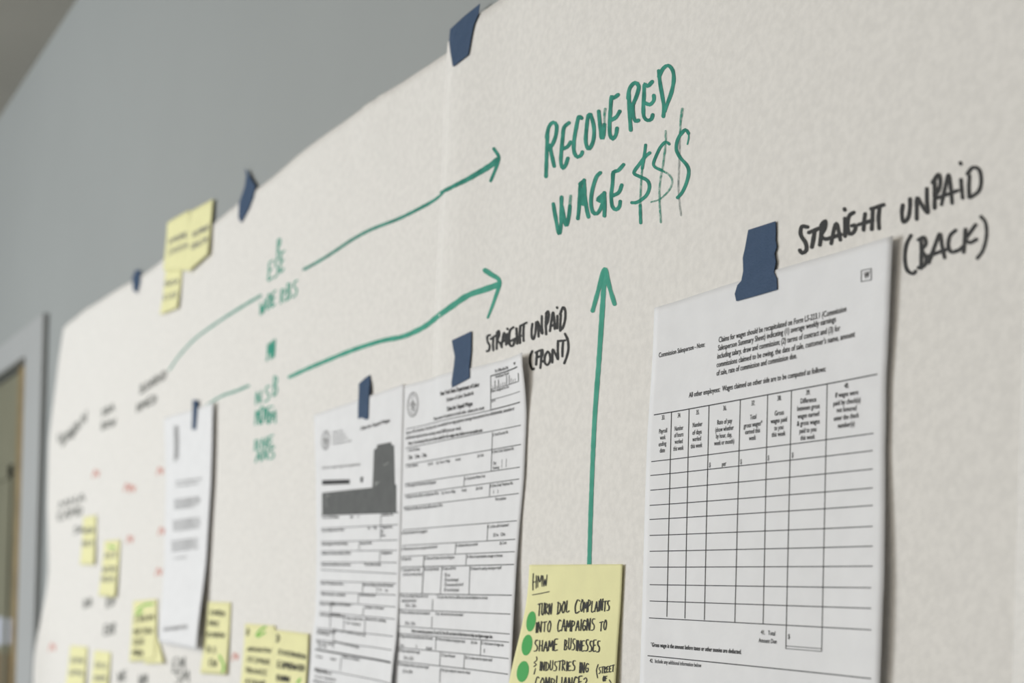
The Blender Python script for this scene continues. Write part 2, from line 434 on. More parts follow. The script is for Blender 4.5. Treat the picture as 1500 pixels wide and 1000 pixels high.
stroke(mb, [(863.5,827),(866,740),(871,620),(877.5,530),(882.5,455),(886,398)], 6.2, paper, w1=7.4, wob=0.08)
stroke(mb, [(868.5,455),(876,428),(886,394),(893,420),(900.5,445)], 6.2, paper)
mb.build('arrow_drawing', M['green_light'], PB, label='vertical green arrow rising from the yellow note')
# black captions
Z1 = (1060, 220, 0.26667)
ink([(Z1, [
    [(462,422),(430,420),(425,465),(452,510),(455,550),(432,565),(420,550)], [(470,452),(530,428)], [(502,440),(494,490),(486,532)],
    [(545,400),(538,460),(530,520)], [(538,412),(560,388),(556,430),(536,468),(560,488),(600,478)],
    [(592,512),(606,440),(620,402),(632,440),(642,492)], [(595,480),(645,462)], [(667,375),(668,420),(668,472)], [(665,325)],
    [(716,342),(690,362),(682,420),(692,460),(716,450),(728,412),(706,415)],
    [(778,350),(772,395),(770,438)], [(820,328),(818,380),(815,435)], [(745,408),(820,385)], [(812,322),(880,300)], [(858,310),(852,370),(855,430)],
    [(985,302),(980,350),(990,395),(1015,370),(1025,310),(1025,268)],
    [(1062,378),(1062,320),(1065,262),(1090,300),(1122,345),(1118,280),(1118,212)],
    [(1160,318),(1160,250),(1160,170)], [(1150,178),(1180,132),(1192,170),(1182,220),(1160,250)],
    [(1198,298),(1212,230),(1236,135),(1250,220),(1256,290)], [(1165,265),(1225,245),(1285,222)],
    [(1305,162),(1308,210),(1314,262)], [(1302,72)],
    [(1352,142),(1348,200),(1350,258)], [(1340,130),(1370,95),(1405,108),(1416,170),(1402,225),(1360,258)]], 5.6, {})], 'black_lettering', 'black', PB)
ink([(Z1, [
    [(1030,468),(1005,520),(997,600),(1010,660),(1042,678),(1055,665)],
    [(1085,490),(1087,560),(1085,648)], [(1072,492),(1102,478),(1112,515),(1090,550),(1114,590),(1105,632),(1072,645)],
    [(1128,618),(1152,550),(1188,460),(1200,520),(1215,590)], [(1115,585),(1225,545)],
    [(1275,440),(1245,470),(1235,520),(1250,558),(1290,550),(1315,530)],
    [(1330,435),(1325,500),(1320,560)], [(1385,410),(1350,460),(1330,488),(1355,508),(1390,490)],
    [(1415,365),(1440,400),(1445,470),(1425,550),(1395,592)]], 5.3, {})], 'black_lettering', 'black', PB)
Z2 = (680, 420, 0.16)
ink([(Z2, [
    [(238,442),(214,452),(215,500),(235,540),(225,585),(208,588)], [(245,478),(290,445)], [(270,462),(265,520),(268,580)],
    [(302,420),(300,500),(298,568)], [(300,422),(318,402),(322,440),(306,492),(330,515),(345,552)], [(342,545),(355,470),(368,420),(380,480),(386,530)], [(335,515),(400,470)],
    [(398,430),(400,520)], [(397,385)], [(452,370),(422,400),(413,470),(425,540),(450,535),(460,490),(425,495)],
    [(480,380),(483,450),(487,520)], [(515,365),(510,440),(512,515)], [(440,490),(520,448)], [(515,358),(572,328)], [(547,345),(543,420),(545,495)],
    [(625,338),(618,400),(620,460),(635,480),(652,420),(660,325)], [(682,455),(680,380),(672,315),(695,370),(716,430),(712,350),(712,268)],
    [(752,435),(748,340),(752,240)], [(750,248),(768,222),(776,260),(766,320),(752,350)], [(786,405),(800,310),(815,232),(825,300),(830,385)], [(790,362),(838,340)],
    [(855,265),(853,380)], [(852,190)], [(886,255),(882,330),(880,400)], [(880,252),(905,188),(926,215),(926,290),(908,365),(880,402)],
    ], 3.3, {})], 'black_lettering', 'black', PB)
ink([(Z2, [
    [(625,588),(606,640),(608,710),(628,758),(640,748)], [(668,602),(664,660),(660,712)], [(655,602),(692,582)], [(660,655),(690,635)],
    [(706,582),(706,660),(698,742)], [(698,585),(718,578),(718,620),(705,665),(738,690)], [(765,592),(742,630),(738,690),(765,715),(788,670),(782,610),(765,592)],
    [(808,692),(810,620),(812,572),(840,620),(860,665),(858,580),(860,495)], [(862,497),(925,490)], [(908,492),(902,560),(900,635)],
    [(925,430),(950,490),(955,570),(940,640),(918,700)]], 3.3, {})], 'black_lettering', 'black', PB)

# ------------------------------------------------------------------ hand lettering font (strokes in a 1 x 1 box, y up)
G = {
'A': [[(0,0),(.25,.55),(.5,1),(.7,.5),(.9,0)],[(.1,.35),(.85,.4)]], 'B': [[(.1,1),(.1,0)],[(.05,1),(.6,.9),(.6,.6),(.15,.5),(.75,.35),(.65,.05),(.05,0)]],
'C': [[(.85,.9),(.45,1),(.1,.5),(.3,0),(.9,.12)]], 'D': [[(.15,1),(.12,0)],[(0,.97),(.65,.85),(.85,.5),(.6,.1),(.05,0)]],
'E': [[(.8,1),(.1,.95),(.1,.5),(.1,0),(.85,.05)],[(.1,.5),(.65,.55)]], 'F': [[(.8,1),(.1,.95),(.1,0)],[(.1,.5),(.65,.55)]],
'G': [[(.85,.9),(.4,1),(.1,.5),(.35,0),(.8,.15),(.8,.45),(.5,.45)]], 'H': [[(.1,1),(.1,0)],[(.8,1),(.8,0)],[(.1,.5),(.8,.52)]],
'I': [[(.5,1),(.5,0)]], 'L': [[(.15,1),(.12,0),(.85,.05)]], 'M': [[(0,0),(.1,1),(.45,.35),(.8,1),(.95,0)]], 'N': [[(.05,0),(.1,1),(.75,0),(.85,1)]],
'O': [[(.5,1),(.1,.6),(.2,.1),(.6,0),(.85,.5),(.7,.95),(.4,1)]], 'P': [[(.1,1),(.1,0)],[(.05,1),(.7,.9),(.7,.6),(.1,.45)]],
'R': [[(.1,1),(.1,0)],[(.05,1),(.7,.9),(.65,.6),(.15,.5),(.85,0)]], 'S': [[(.8,.95),(.3,.95),(.2,.65),(.75,.4),(.65,.05),(.05,0)]],
'T': [[(0,.95),(.95,1)],[(.5,1),(.45,0)]], 'U': [[(.1,1),(.1,.2),(.4,0),(.75,.2),(.8,1)]], 'W': [[(0,1),(.2,0),(.45,.7),(.7,0),(.9,1)]],
'?': [[(.1,.85),(.5,1),(.8,.75),(.45,.4),(.45,.25)],[(.45,.05),(.5,0)]], '(': [[(.6,1.1),(.2,.5),(.6,-.2)]], ')': [[(.3,1.1),(.7,.5),(.3,-.2)]], '/': [[(.8,1),(.1,-.1)]],
}
def hand(mb, s, a, b, h, wd, surf):
    n = len(s); ws = [0.45 if c in 'I()/' else 1.15 if c in 'MW' else 1 for c in s]; tot = sum(ws); x = 0
    for c, wl in zip(s, ws):
        hh = h*(1+0.1*random.uniform(-1, 1)); jy = random.uniform(-.05, .05)*h
        for st in G.get(c, []):
            p = []
            for u, v in st:
                t = (x+wl*(0.08+0.84*u if wl != 0.45 else u))/tot
                p.append((a[0]+(b[0]-a[0])*t+0.06*hh*v, a[1]+(b[1]-a[1])*t-hh*v+jy))
            stroke(mb, p, wd, surf, step=1.6)
        x += wl
def scrib(mb, a, b, h, wd, surf, n=5, k=1.0):
    """illegible blurred words: letter-like zigzags along a line"""
    line = 'NHEUMARSOWBDNE'
    r = random.Random(int(a[0]*7+a[1]*3))
    s = ''.join(r.choice(line) for _ in range(n))
    hand(mb, s, a, b, h, wd, surf)

# blurred writing on the left sheet
for a, b, h, n in (((392,412),(418,395),28,3),((405,378),(412,370),26,1),((380,462),(405,444),20,3),((410,446),(437,430),22,3),((391,528),(403,521),24,2),
                   ((374,592),(384,588),16,1),((386,588),(397,584),24,1),((399,580),(408,576),26,1),((373,622),(405,618),20,3),((376,619),(402,616),22,2),((374,676),(404,670),16,3),((372,660),(402,652),14,3)):
    mb = MB(); scrib(mb, a, b, h, 2.3, paper, n)
    mb.build('green_lettering', M['green_light'], PA)
mb = MB()
stroke(mb, [(382,433),(350,452),(316,474),(285,497),(262,522),(248,542)], 4.2, paper, w1=2.6)
stroke(mb, [(364,565),(345,573),(325,580),(300,595)], 4.4, paper, w1=2.6)
mb.build('line_drawing', M['green_faint'], PA, label='pale green line trailing away left')
for a, b, h, n in (((205,577),(245,552),13,5),((200,604),(230,588),12,4),((148,610),(168,600),10,3),((148,630),(170,622),10,3),((90,655),(128,615),14,4),((84,648),(110,640),12,3),
                   ((84,762),(122,752),12,4),((86,745),(126,732),10,3),((108,782),(122,778),9,2),((122,890),(136,886),11,2),((155,890),(170,884),14,2),((152,930),(170,926),14,3),((172,1000),(186,994),14,2),
                   ((252,985),(272,980),18,2),((256,1000),(278,998),16,2),((8+195,1004),(216,1002),14,2),((420,760),(440,755),0.1,1)):
    if h > 1:
        mb = MB(); scrib(mb, a, b, h, 2.3, paper, n); mb.build('grey_lettering', M['grey_ink'], PA)
for x, y in ((140,694),(186,714),(190,790),(236,778),(232,838),(76,948),(193,716),(344,962),(234,690)):
    mb = MB(); stroke(mb, [(x-4,y+5),(x,y-6),(x+3,y+4),(x+5,y-4)], 2.0, paper)
    mb.build('red_mark', M['red'], PA)

# ------------------------------------------------------------------ forms
class Form:
    """a sheet of copy paper: left and right edges as pixel polylines (top to bottom), top edge bow, lift function of (s, t)"""
    def __init__(f, left, right, lift, base, height=0.279, topbow=0.0, under=None):
        f.lift = lift; f.base = base; f.under = under
        x0, z0 = hit(*left[0], flat); x1, z1 = hit(*right[0], flat)
        f.fr = (x0, z0, x1, z1); f.h = height
        L = [hit(*p, f.surf) for p in left]; R = [hit(*p, f.surf) for p in right]
        f.fr = (*L[0], *R[0])
        L = [hit(*p, f.surf) for p in left]; R = [hit(*p, f.surf) for p in right]
        f.L = f.ext(L, height); f.R = f.ext(R, height)
        f.bow = topbow
    def ext(f, pts, h):
        (xa, za), (xb, zb) = pts[0], pts[-1]
        L = za-zb
        if h > L:
            k = (h-L)/L; pts = pts+[(xb+(xb-xa)*k, za-h)]
        return sorted([(z, x) for x, z in pts])
    def st(f, x, z):
        x0, z0, x1, z1 = f.fr
        s = max(-.3, min(1.3, (x-x0)/(x1-x0))); zt = z0+(z1-z0)*s
        return s, max(-0.3, min(1.3, (zt-z)/f.h))
    def surf(f, x, z):
        s, t = f.st(x, z)
        p = paper(x, z); v = p*0.3+0.0028+f.base+f.lift(s, t)
        lo = p+0.0005+(f.base+f.lift(s, t))*0.35+0.001*(f.base > 0.001)
        return max(v, lo, f.under(x, z)+0.0004 if f.under else 0)
    def pt(f, s, t):
        zl = f.L[-1][0]-f.h*t; zr = f.R[-1][0]-f.h*t
        xl, xr = interp(f.L, zl), interp(f.R, zr)
        z = zl+(zr-zl)*s + f.bow*math.sin(math.pi*s)*max(0, 1-t*3)
        return xl+(xr-xl)*s, z
    def build(f, label, ns=40, nt=60):
        mb = MB(); sheet(mb, f.pt, f.surf, ns, nt, 0.00012)
        return mb.build('printed_form', M['form'], smooth=True, label=label, cat='paper form')

# form on the right (back of the claim)
f1 = Form([(958.5,451),(956,520),(948,640),(944,760),(941,880),(937,1000)], [(1308,345),(1303,460),(1298,560),(1296.5,660),(1296.5,740),(1295,850),(1291,950),(1289,1000)],
          lambda s, t: 0.0005+0.0030*sstep(0.75, 1.05, s)*(0.75+0.35*math.cos(t*9))+0.0012*sstep(.15, 0, s)+0.0015*t, 0.0, topbow=0.0016)
F1 = f1.build('printed claim form at right with an empty wage table, under the widest blue tape')
s1 = f1.surf
mb = MB()
T = lambda st, a, b, c, bold=False, slant=0: text(mb, st, a, b, c, s1, bold, slant)
T('Commission Salesperson - Note:', (965.2,523.5), (1032.7,507.5), 7)
T('Claims for wages should be recapitulated on Form LS-223.1 (Commission', (1053,501.6), (1240,456), 8)
T('Salesperson Summary Sheet) indicating (1) average weekly earnings', (1052,513.6), (1224.7,471), 8)
T('including salary, draw and commission; (2) terms of contract and (3) for', (1051,525.5), (1231,484), 8)
T("commissions claimed to be owing, the date of sale, customer's name, amount", (1050,538), (1252.6,493), 8)
T('of sale, rate of commission and commission due.', (1049.8,550.3), (1167.5,524.5), 8)
T('All other employees:  Wages claimed on other side are to be computed as follows:', (1009.3,582.2), (1210,543.8), 7.6)
def col(lines):
    for st, x0, x1, y0, y1 in lines: T(st, (x0, y0), (x1, y1), 6.6+(x0-960)*0.004)
col([('33.',969.6,974,614.7,614),('Payroll',965.6,977.3,634.9,633),('week',966.9,975,643.8,643),('ending',965,976.1,653.7,652),('date',966.7,974.2,662.8,662),
 ('34.',993,997.2,611.5,611),('Number',988.4,1001,631,629),('of hours',987.8,1001,640.7,638.7),('worked',988.5,1000,650,648.7),('this week',986.4,1001.4,660.2,658.5),
 ('35.',1020,1024.5,607,606.5),('Number',1014.8,1029,625.8,623.5),('of days',1014.4,1028,636.8,635),('worked',1014.5,1027,646.5,644.6),('this week',1011.9,1028.8,656.6,654.4),
 ('36.',1059.6,1064.5,601,600.5),('Rate of pay',1050.9,1072.6,621.9,618.9),('(show whether',1048,1075,632.9,629),('by hour, day,',1049,1072.3,642,639.4),('week or month)',1046.3,1075.6,652.4,649),
 ('37.',1101,1106,593.9,593.4),('Total',1098.9,1108,614.7,613),('gross wages*',1089.5,1116.8,627,622.5),('earned this',1091.7,1113.5,636,633),('week',1097.3,1107.4,645,643.6),
 ('38.',1139,1144.7,586.7,586),('Gross',1135,1148.4,608.8,607),('wages paid',1129,1153,620.3,617),('to you',1134.3,1147.6,630.4,628.3),('this week',1130.5,1150.8,640,637.6),
 ('39.',1181,1187,578.4,577.8),('Difference',1172.9,1196,590.9,588),('between gross',1168,1200.9,602,597.6),('wages earned',1168.4,1200,613.3,608.8),('& gross wages',1167.6,1200.9,624,620),('paid to you',1171.3,1196,634.7,631.5),('this week',1172.7,1194,644.8,642.4),
 ('40.',1237,1243.6,568.5,568),('If wages were',1224,1257.5,582.4,577.6),('paid by check(s)',1220.9,1260.7,594.4,588.8),('not honored',1226,1254.8,604,600.8),('enter the check',1221.5,1258.5,616.5,611),('number(s)',1227.6,1252,627,623.5),
 ('$',1039,1041,684,684),('per',1057.7,1063.8,683,681.7),('$',1084.7,1086.8,679.4,679.2),('$',1124.7,1126.8,674,673.8),('$',1160,1162.4,669.8,669.5)])
T('41.   Total', (1114.8,928.6), (1135.8,930.7), 6.5); T('Amount Due', (1111.4,940.4), (1137.9,942.4), 6.5); T('$', (1154.5,935), (1157.3,935.2), 7)
T('*Gross wage is the amount before taxes or other monies are deducted.', (953,946.5), (1086,957.5), 6, True, 0.1)
T('42.  Include any additional information below', (952,969.8), (1027.4,977), 5.6)
T('W', (1265.9,408.4), (1274.1,406.2), 9.5, True)
mb.build('printed_text', M['toner'], F1)
mb = MB()
R_ = lambda a, b, wd=1.3: rule(mb, a, b, wd, s1, 16)
R_((958.2,607.5), (1285.5,547.9), 1.5)
xs = [954.4,953,953,952,952,952,952,952,952,952,951]
for x, yl, xr, yr in zip(xs, [675.9,696.3,717.8,740,760.6,784,807.2,830.3,856,879.9,904.7], [1279.9,1278.6,1278.6,1278.6,1278.6,1278.6,1278.6,1278.6,1276.5,1276.5,1276.5],
                         [634.5,659.8,686.7,714.4,740,770.7,799.7,829,860.6,890.8,922.3]): R_((x, yl), (xr, yr), 1.25)
R_((948.9,960), (1276.5,993.7), 1.4)
for a, b in (((983.8,602.7),(977,903)),((1009.6,598.5),(1003.5,905.5)),((1038.8,593),(1032,907.6)),((1084.7,585),(1076.6,911)),((1124.7,577),(1118,913)),((1159.6,570.7),(1151.3,949.6)),((1211.8,561.8),(1203.8,953.8))):
    R_(a, b, 1.0)
R_((1152,945.8), (1203.6,949.8), 1.0); R_((1151.3,949.6), (1203.8,953.8), 1.0)
b4 = [(1262.1,396),(1276.5,393.3),(1276.5,409.9),(1261.9,412.5)]
for i in range(4): rule(mb, b4[i], b4[(i+1) % 4], 1.1, s1, 2)
mb.build('printed_table', M['toner'], F1)

# middle form (front of the claim)
f2 = Form([(586,566),(585,640),(583,760),(578,900),(574,1000)], [(765,516),(768.5,560),(771,620),(767.5,700),(762,760),(757,820),(752.5,900),(748.5,985),(748,1000)],
          lambda s, t: 0.0004+0.006*sstep(0.8, 1.05, s)*sstep(.18, 0, t)+0.001*sstep(0.9, 1.05, s)+0.0065*sstep(0.6, 1.1, s)*sstep(.35, .9, t), 0.0002)
F2 = f2.build('printed claim form in the middle with a round seal, left of the yellow note')
s2 = f2.surf
mb = MB()
T = lambda st, a, b, c, bold=False, slant=0: text(mb, st, a, b, c, s2, bold, slant)
B1 = (580, 530, .19); B2 = (570, 700, .16); B3 = (570, 840, .16)
def TT(off, st, a, b, c=4.6, bold=False):
    (p, q) = cr(off, [a, b]); T(st, p, q, c, bold)
TT(B1,'New York State Department of Labor',(345,262),(645,188),6.4,True); TT(B1,'Division of Labor Standards',(392,308),(600,252),6)
TT(B1,'Claim for Unpaid Wages',(393,380),(592,335),6.4,True); TT(B1,'Please answer all questions on both sides - please print clearly',(293,452),(683,365),5)
TT(B1,'For Office Use Only',(765,82),(868,52),4.6,True); TT(B1,'Identification Number',(768,126),(875,95),4.4); TT(B1,'Date assigned to Inv.',(737,236),(875,197),4); TT(B1,'Case No.',(735,313),(770,302),4); TT(B1,'W',(908,25),(924,20),4,True)
TT(B1,'Section 190.7 of the New York State Labor Law excludes from wage payment coverage those persons in an administrative, executive or',(80,560),(915,370),5)
TT(B1,'professional capacity whose earnings exceed $600 gross per week.',(78,597),(505,521),5)
TT(B1,'Note:  It is necessary for you to have asked for the wages due before we can assist you.',(97,640),(670,536),4.8,True)
TT(B1,'1. Your Full Name',(90,692),(185,680)); TT(B1,'Mr.',(113,748),(132,746)); TT(B1,'Mrs.',(166,740),(190,737)); TT(B1,'Ms.',(222,732),(240,729))
TT(B1,'3. Social Security No.',(750,573),(868,549)); TT(B1,'4. (Area Code) Telephone No.',(742,706),(912,676)); TT(B1,'Day',(752,792),(775,788)); TT(B1,'Evening',(750,829),(797,821))
TT(B1,'(     )',(815,775),(855,769)); TT(B1,'(     )',(815,808),(853,802))
TT(B1,'2. Your Address',(80,816),(170,803)); TT(B1,'Apt. No.',(248,798),(288,791)); TT(B1,'City, Town or Village',(310,788),(418,771)); TT(B1,'County',(460,764),(500,757)); TT(B1,'Zip Code',(628,736),(678,727))
TT(B1,'5. Claim against (Trade Name of Employer)',(75,965),(310,936)); TT(B1,'6. Corporation Name, if any',(535,911),(690,887))
TT(B2,'7. Address of home office or headquarters of firm',(150,188),(455,150)); TT(B2,'City, Town or Village',(480,150),(607,132)); TT(B2,'County',(665,125),(710,119)); TT(B2,'Zip Code',(795,109),(857,100))
TT(B2,'8. (Area Code) Telephone No.',(930,86),(1137,57)); TT(B2,'(     )',(955,137),(1000,132)); TT(B2,'9. Names and addresses of responsible persons of firm',(140,299),(490,260)); TT(B2,'Their positions',(970,207),(1072,196))
TT(B2,'10. Kind of business firm engaged in',(120,517),(352,496)); TT(B2,'11. Is firm still in business?',(910,460),(1097,440)); TT(B2,'Yes',(978,535),(1002,533)); TT(B2,'No',(1045,529),(1065,527))
TT(B2,'12. What was your work or occupation with this firm?',(115,663),(443,641)); TT(B2,'13. Address where you worked',(617,631),(812,616)); TT(B2,'Zip Code',(1012,609),(1075,604))
TT(B2,'14. Date hired',(115,755),(203,750)); TT(B2,'15. Name and Position of person hiring you',(327,748),(598,736)); TT(B2,'16. Name of superintendent, manager or foreman',(717,733),(1040,721))
TT(B2,'17. Latest agreed rate of pay',(112,853),(285,847)); TT(B2,'(per hour, per week, per day)',(130,893),(300,890)); TT(B2,'18. Last Day Worked',(325,848),(455,844)); TT(B2,'19. Status with Firm',(490,843),(612,837))
TT(B2,'I quit',(532,900),(560,899)); TT(B2,'I was discharged',(532,945),(635,943)); TT(B2,'I was temporarily laid off',(532,990),(680,986)); TT(B3,'I am still employed',(530,161),(640,161)); TT(B2,'20. Reason for quitting, discharge or layoff',(748,843),(1030,832))
TT(B3,'21. Are you a member of any union or are',(100,216),(357,219)); TT(B3,'employed by this firm?',(115,258),(250,260)); TT(B3,'Yes',(172,305),(192,306)); TT(B3,'No',(232,308),(247,309)); TT(B3,"If 'yes', give name, local no., address, zip code and telephone no. of union",(438,224),(903,234))
TT(B3,'22. Have you asked your union for assistance?',(92,362),(375,376)); TT(B3,"If 'yes', what action has the union taken?",(428,378),(680,389)); TT(B3,'Yes',(170,466),(190,468)); TT(B3,'No',(225,471),(240,472))
TT(B3,'Before answering questions 23 and 25, first fill out back of this form to help you figure wages due',(208,536),(948,592),4.8,True)
TT(B3,'23. Wages claimed for period (show date in last week)',(88,582),(400,605)); TT(B3,"24. Name and address of employer's bank",(433,608),(698,634)); TT(B3,'Zip Code',(750,638),(808,645)); TT(B3,'25. Total amount of wages due',(845,646),(1050,666)); TT(B3,'$',(868,720),(878,720),5.5)
TT(B3,'From',(105,668),(135,670)); TT(B3,'To',(243,680),(257,681)); TT(B3,'(inclusive)',(338,692),(395,697))
TT(B3,'26. Did you request these wages?',(85,712),(285,732)); TT(B3,'Yes',(158,785),(178,787)); TT(B3,'No',(212,790),(225,791)); TT(B3,'27. Date of Request',(480,757),(607,768)); TT(B3,'28. To whom was the request made?',(700,780),(948,803))
TT(B3,'29. Did employer refuse to pay these wages?',(80,838),(365,870)); TT(B3,'Yes',(150,907),(172,909)); TT(B3,'No',(200,911),(215,912)); TT(B3,"If 'yes', give employer's reason for refusal",(475,890),(743,920))
mb.build('printed_text', M['toner'], F2)
mb = MB()
def RR(off, a, b, wd=1.0):
    p, q = cr(off, [a, b]); rule(mb, p, q, wd, s2, 14)
for a, b, wd in (((732,108),(937,38),1.8),((732,212),(947,150),.8),((945,85),(947,150),.9),((732,293),(957,227),.9),((732,370),(957,310),1.6),((80,517),(732,372),.9),((732,108),(732,372),.9),
              ((75,665),(965,487),1),((75,792),(965,635),1),((745,540),(735,845),.8),((70,940),(957,810),1),((530,880),(525,960),.8)): RR(B1, a, b, wd)
for x, h in ((748,25),(765,62),(780,20),(792,60),(808,25),(825,30),(840,25),(855,70),(875,68),(890,42),(905,30),(922,30)):
    yb = 212-(x-732)*.288; RR(B1, (x, yb-h), (x, yb), 0.9 if h > 50 else 0.5)
for a, b, wd in (((140,155),(1193,8),1),((925,55),(920,170),.8),((135,267),(1190,140),1),((125,475),(1172,390),1),((905,425),(898,575),.8),((118,618),(1157,560),1),((612,598),(605,695),.8),
              ((112,717),(1152,673),1),((322,710),(315,815),.8),((710,695),(703,800),.8),((110,815),(1145,790),1.2)): RR(B2, a, b, wd)
for a, b, wd in (((97,183),(1125,197),1.2),((400,235),(397,335),.8),((92,327),(1112,370),1.1),((395,395),(390,492),.8),((88,480),(1105,552),1.1),((88,547),(1100,627),1.1),((430,578),(427,700),.8),((842,610),(837,745),.8),
              ((82,675),(1095,777),1.1),((470,715),(465,845),.8),((692,740),(685,865),.8),((78,800),(1090,920),1.2),((470,870),(465,1000),.8),((318,-63),(303,185),.8),((485,-67),(470,185),.8),((742,-75),(732,188),.8)): RR(B3, a, b, wd)
def chk(off, x, y):
    p = cr(off, [(x, y), (x+13, y-1), (x+13, y-30), (x, y-29)])
    for i in range(4): rule(mb, p[i], p[(i+1) % 4], .6, s2, 1)
for off, x, y in ((B1,98,750),(B1,150,743),(B1,206,735),(B2,958,535),(B2,1026,530),(B2,512,900),(B2,512,945),(B2,512,990),(B3,508,161),(B3,154,306),(B3,212,308),(B3,150,468),(B3,206,471),(B3,138,785),(B3,193,790),(B3,130,908),(B3,183,912)): chk(off, x, y)
mb.build('printed_table', M['toner'], F2)
def seal(mb, c, rx, ry, surf):
    ellipse_ring(mb, c, rx, ry, 1.5, surf, .06); ellipse_ring(mb, c, rx*.72, ry*.72, .8, surf, .06)
    for k in range(26):
        t = 2*math.pi*k/26
        a = (c[0]+rx*.78*math.cos(t), c[1]+ry*.78*math.sin(t)); b = (c[0]+rx*.9*math.cos(t+.06), c[1]+ry*.9*math.sin(t+.06))
        stroke(mb, [a, b], .55, surf, caps=False)
    for p in ([(-.25,.1),(0,-.35),(.25,.1),(0,.4),(-.25,.1)], [(-.4,.35),(0,.52),(.4,.35)], [(0,-.35),(0,.4)], [(-.45,-.15),(-.3,.15)], [(.45,-.15),(.3,.15)], [(-.2,-.05),(.2,-.05)], [(-.15,-.5),(.15,-.5)]):
        stroke(mb, [(c[0]+rx*x, c[1]+ry*y) for x, y in p], .8, surf, caps=False)
mb = MB(); seal(mb, (605, 592.3), 8.4, 18.6, s2)
mb.build('printed_seal', M['toner_grey'], F2, label='grey round seal')

# left form with the grey blacked-out block
f3 = Form([(460,607),(463,700),(464,800),(462,896),(456,948),(452,1000)], [(592,562),(590,640),(588,740),(585,860),(580.5,940),(577,965),(573.5,1000)],
          lambda s, t: 0.0006+0.0045*sstep(.8, 1.05, s)*sstep(.6, .95, t)+0.001*math.sin(t*6)*sstep(.3, 0, s), 0.0003, under=lambda x, z: s2(x, z)*sstep(f2.fr[0]-0.03, f2.fr[0]-0.003, x))
F3 = f3.build('printed form with a dark grey block, partly over the middle form')
s3 = f3.surf
D1 = (440, 540, .22); D2 = (440, 740, .26)
mb = MB()
poly = cr(D1, [(145,825),(320,806),(480,790),(486,660),(490,540),(510,525),(512,505),(560,496),(605,487),(608,505),(625,510),(628,640),(630,770),(640,770),(640,860),(640,955),(400,964),(145,972),(145,900)])
plate(mb, poly, s3, 0.00002, 0.00012, 2)
mb.build('printed_block', M['redact'], F3, label='dark grey stepped block')
mb = MB(); plate(mb, cr(D1, [(145,741),(330,736),(330,766),(145,773)]), s3, 0.00002, 0.00012, 3); plate(mb, cr(D1, [(400,722),(420,718),(416,755),(402,757)]), s3, 0.00002, 0.00012)
mb.build('printed_block', M['toner'], F3, label='short black bar')
for x, y0, y1 in ((185,838,915),(318,822,880),(432,815,870),(530,800,865),(512,750,780),(570,635,645)):
    mb = MB(); p = []
    for q in range(4): p += [(x-12+q*8, y0), (x-9+q*8, y1-q*9)]
    stroke(mb, cr(D1, p), .8, s3)
    mb.build('printed_text', M['toner_light'], F3, label='pale lettering in the dark block')
mb = MB(); seal(mb, (477.4, 644.5), 6, 14.4, s3)
for k, L in enumerate((70, 85, 100, 125)): text(mb, 'State Department of Labor'[:8+k*5], *cr(D1, [(215,430+k*25),(215+L,418+k*22)]), 3.4, s3)
text(mb, 'Claim for unpaid wages and supplements', *cr(D1, [(145,668),(400,642)]), 4, s3)
mb.build('printed_seal', M['toner_grey'], F3, label='grey round seal')
mb = MB()
text(mb, 'Claim for Unpaid Wages', *cr(D1, [(400,410),(597,352)]), 5, s3, True)
rr = [((120,55),(555,40)),((118,130),(550,108)),((118,205),(548,195)),((118,258),(545,253)),((118,320),(545,322)),((115,362),(543,385)),((115,425),(540,440)),((115,485),(538,505)),((110,540),(537,572)),((108,600),(533,640)),((95,690),(523,738)),((90,755),(515,815)),((80,915),(505,1002))]
words = ['Your Full Name','Your Address and Town','Claim against (Trade Name)','Address of home office of firm','Names and addresses of persons','','Kind of business firm','What was your occupation','Date hired','Latest agreed rate of pay','Are you a member','Have you asked','Wages claimed']
for k, (a, b) in enumerate(rr):
    p, q = cr(D2, [a, b]); rule(mb, p, q, 1.0, s3, 8)
    if words[k]:
        L = 40+4.2*len(words[k]); sl = (b[1]-a[1])/(b[0]-a[0])
        text(mb, words[k], *cr(D2, [(a[0]+2, a[1]+19), (a[0]+L, a[1]+19+sl*L)]), 3.6, s3, True)
rule(mb, *cr(D2, [(85,810),(510,885)]), 2.6, s3, 8)
for a, b in (((455,50),(452,190)),((335,205),(330,250)),((450,262),(448,320)),((355,435),(350,490)),((435,440),(432,490)),((330,495),(325,550)),((175,545),(170,600)),((358,572),(352,620)),((170,605),(168,690)),((248,615),(245,700)),((368,630),(360,735)),((188,700),(185,755)),((188,760),(185,805)),((232,850),(225,930))):
    rule(mb, *cr(D2, [a, b]), .8, s3, 2)
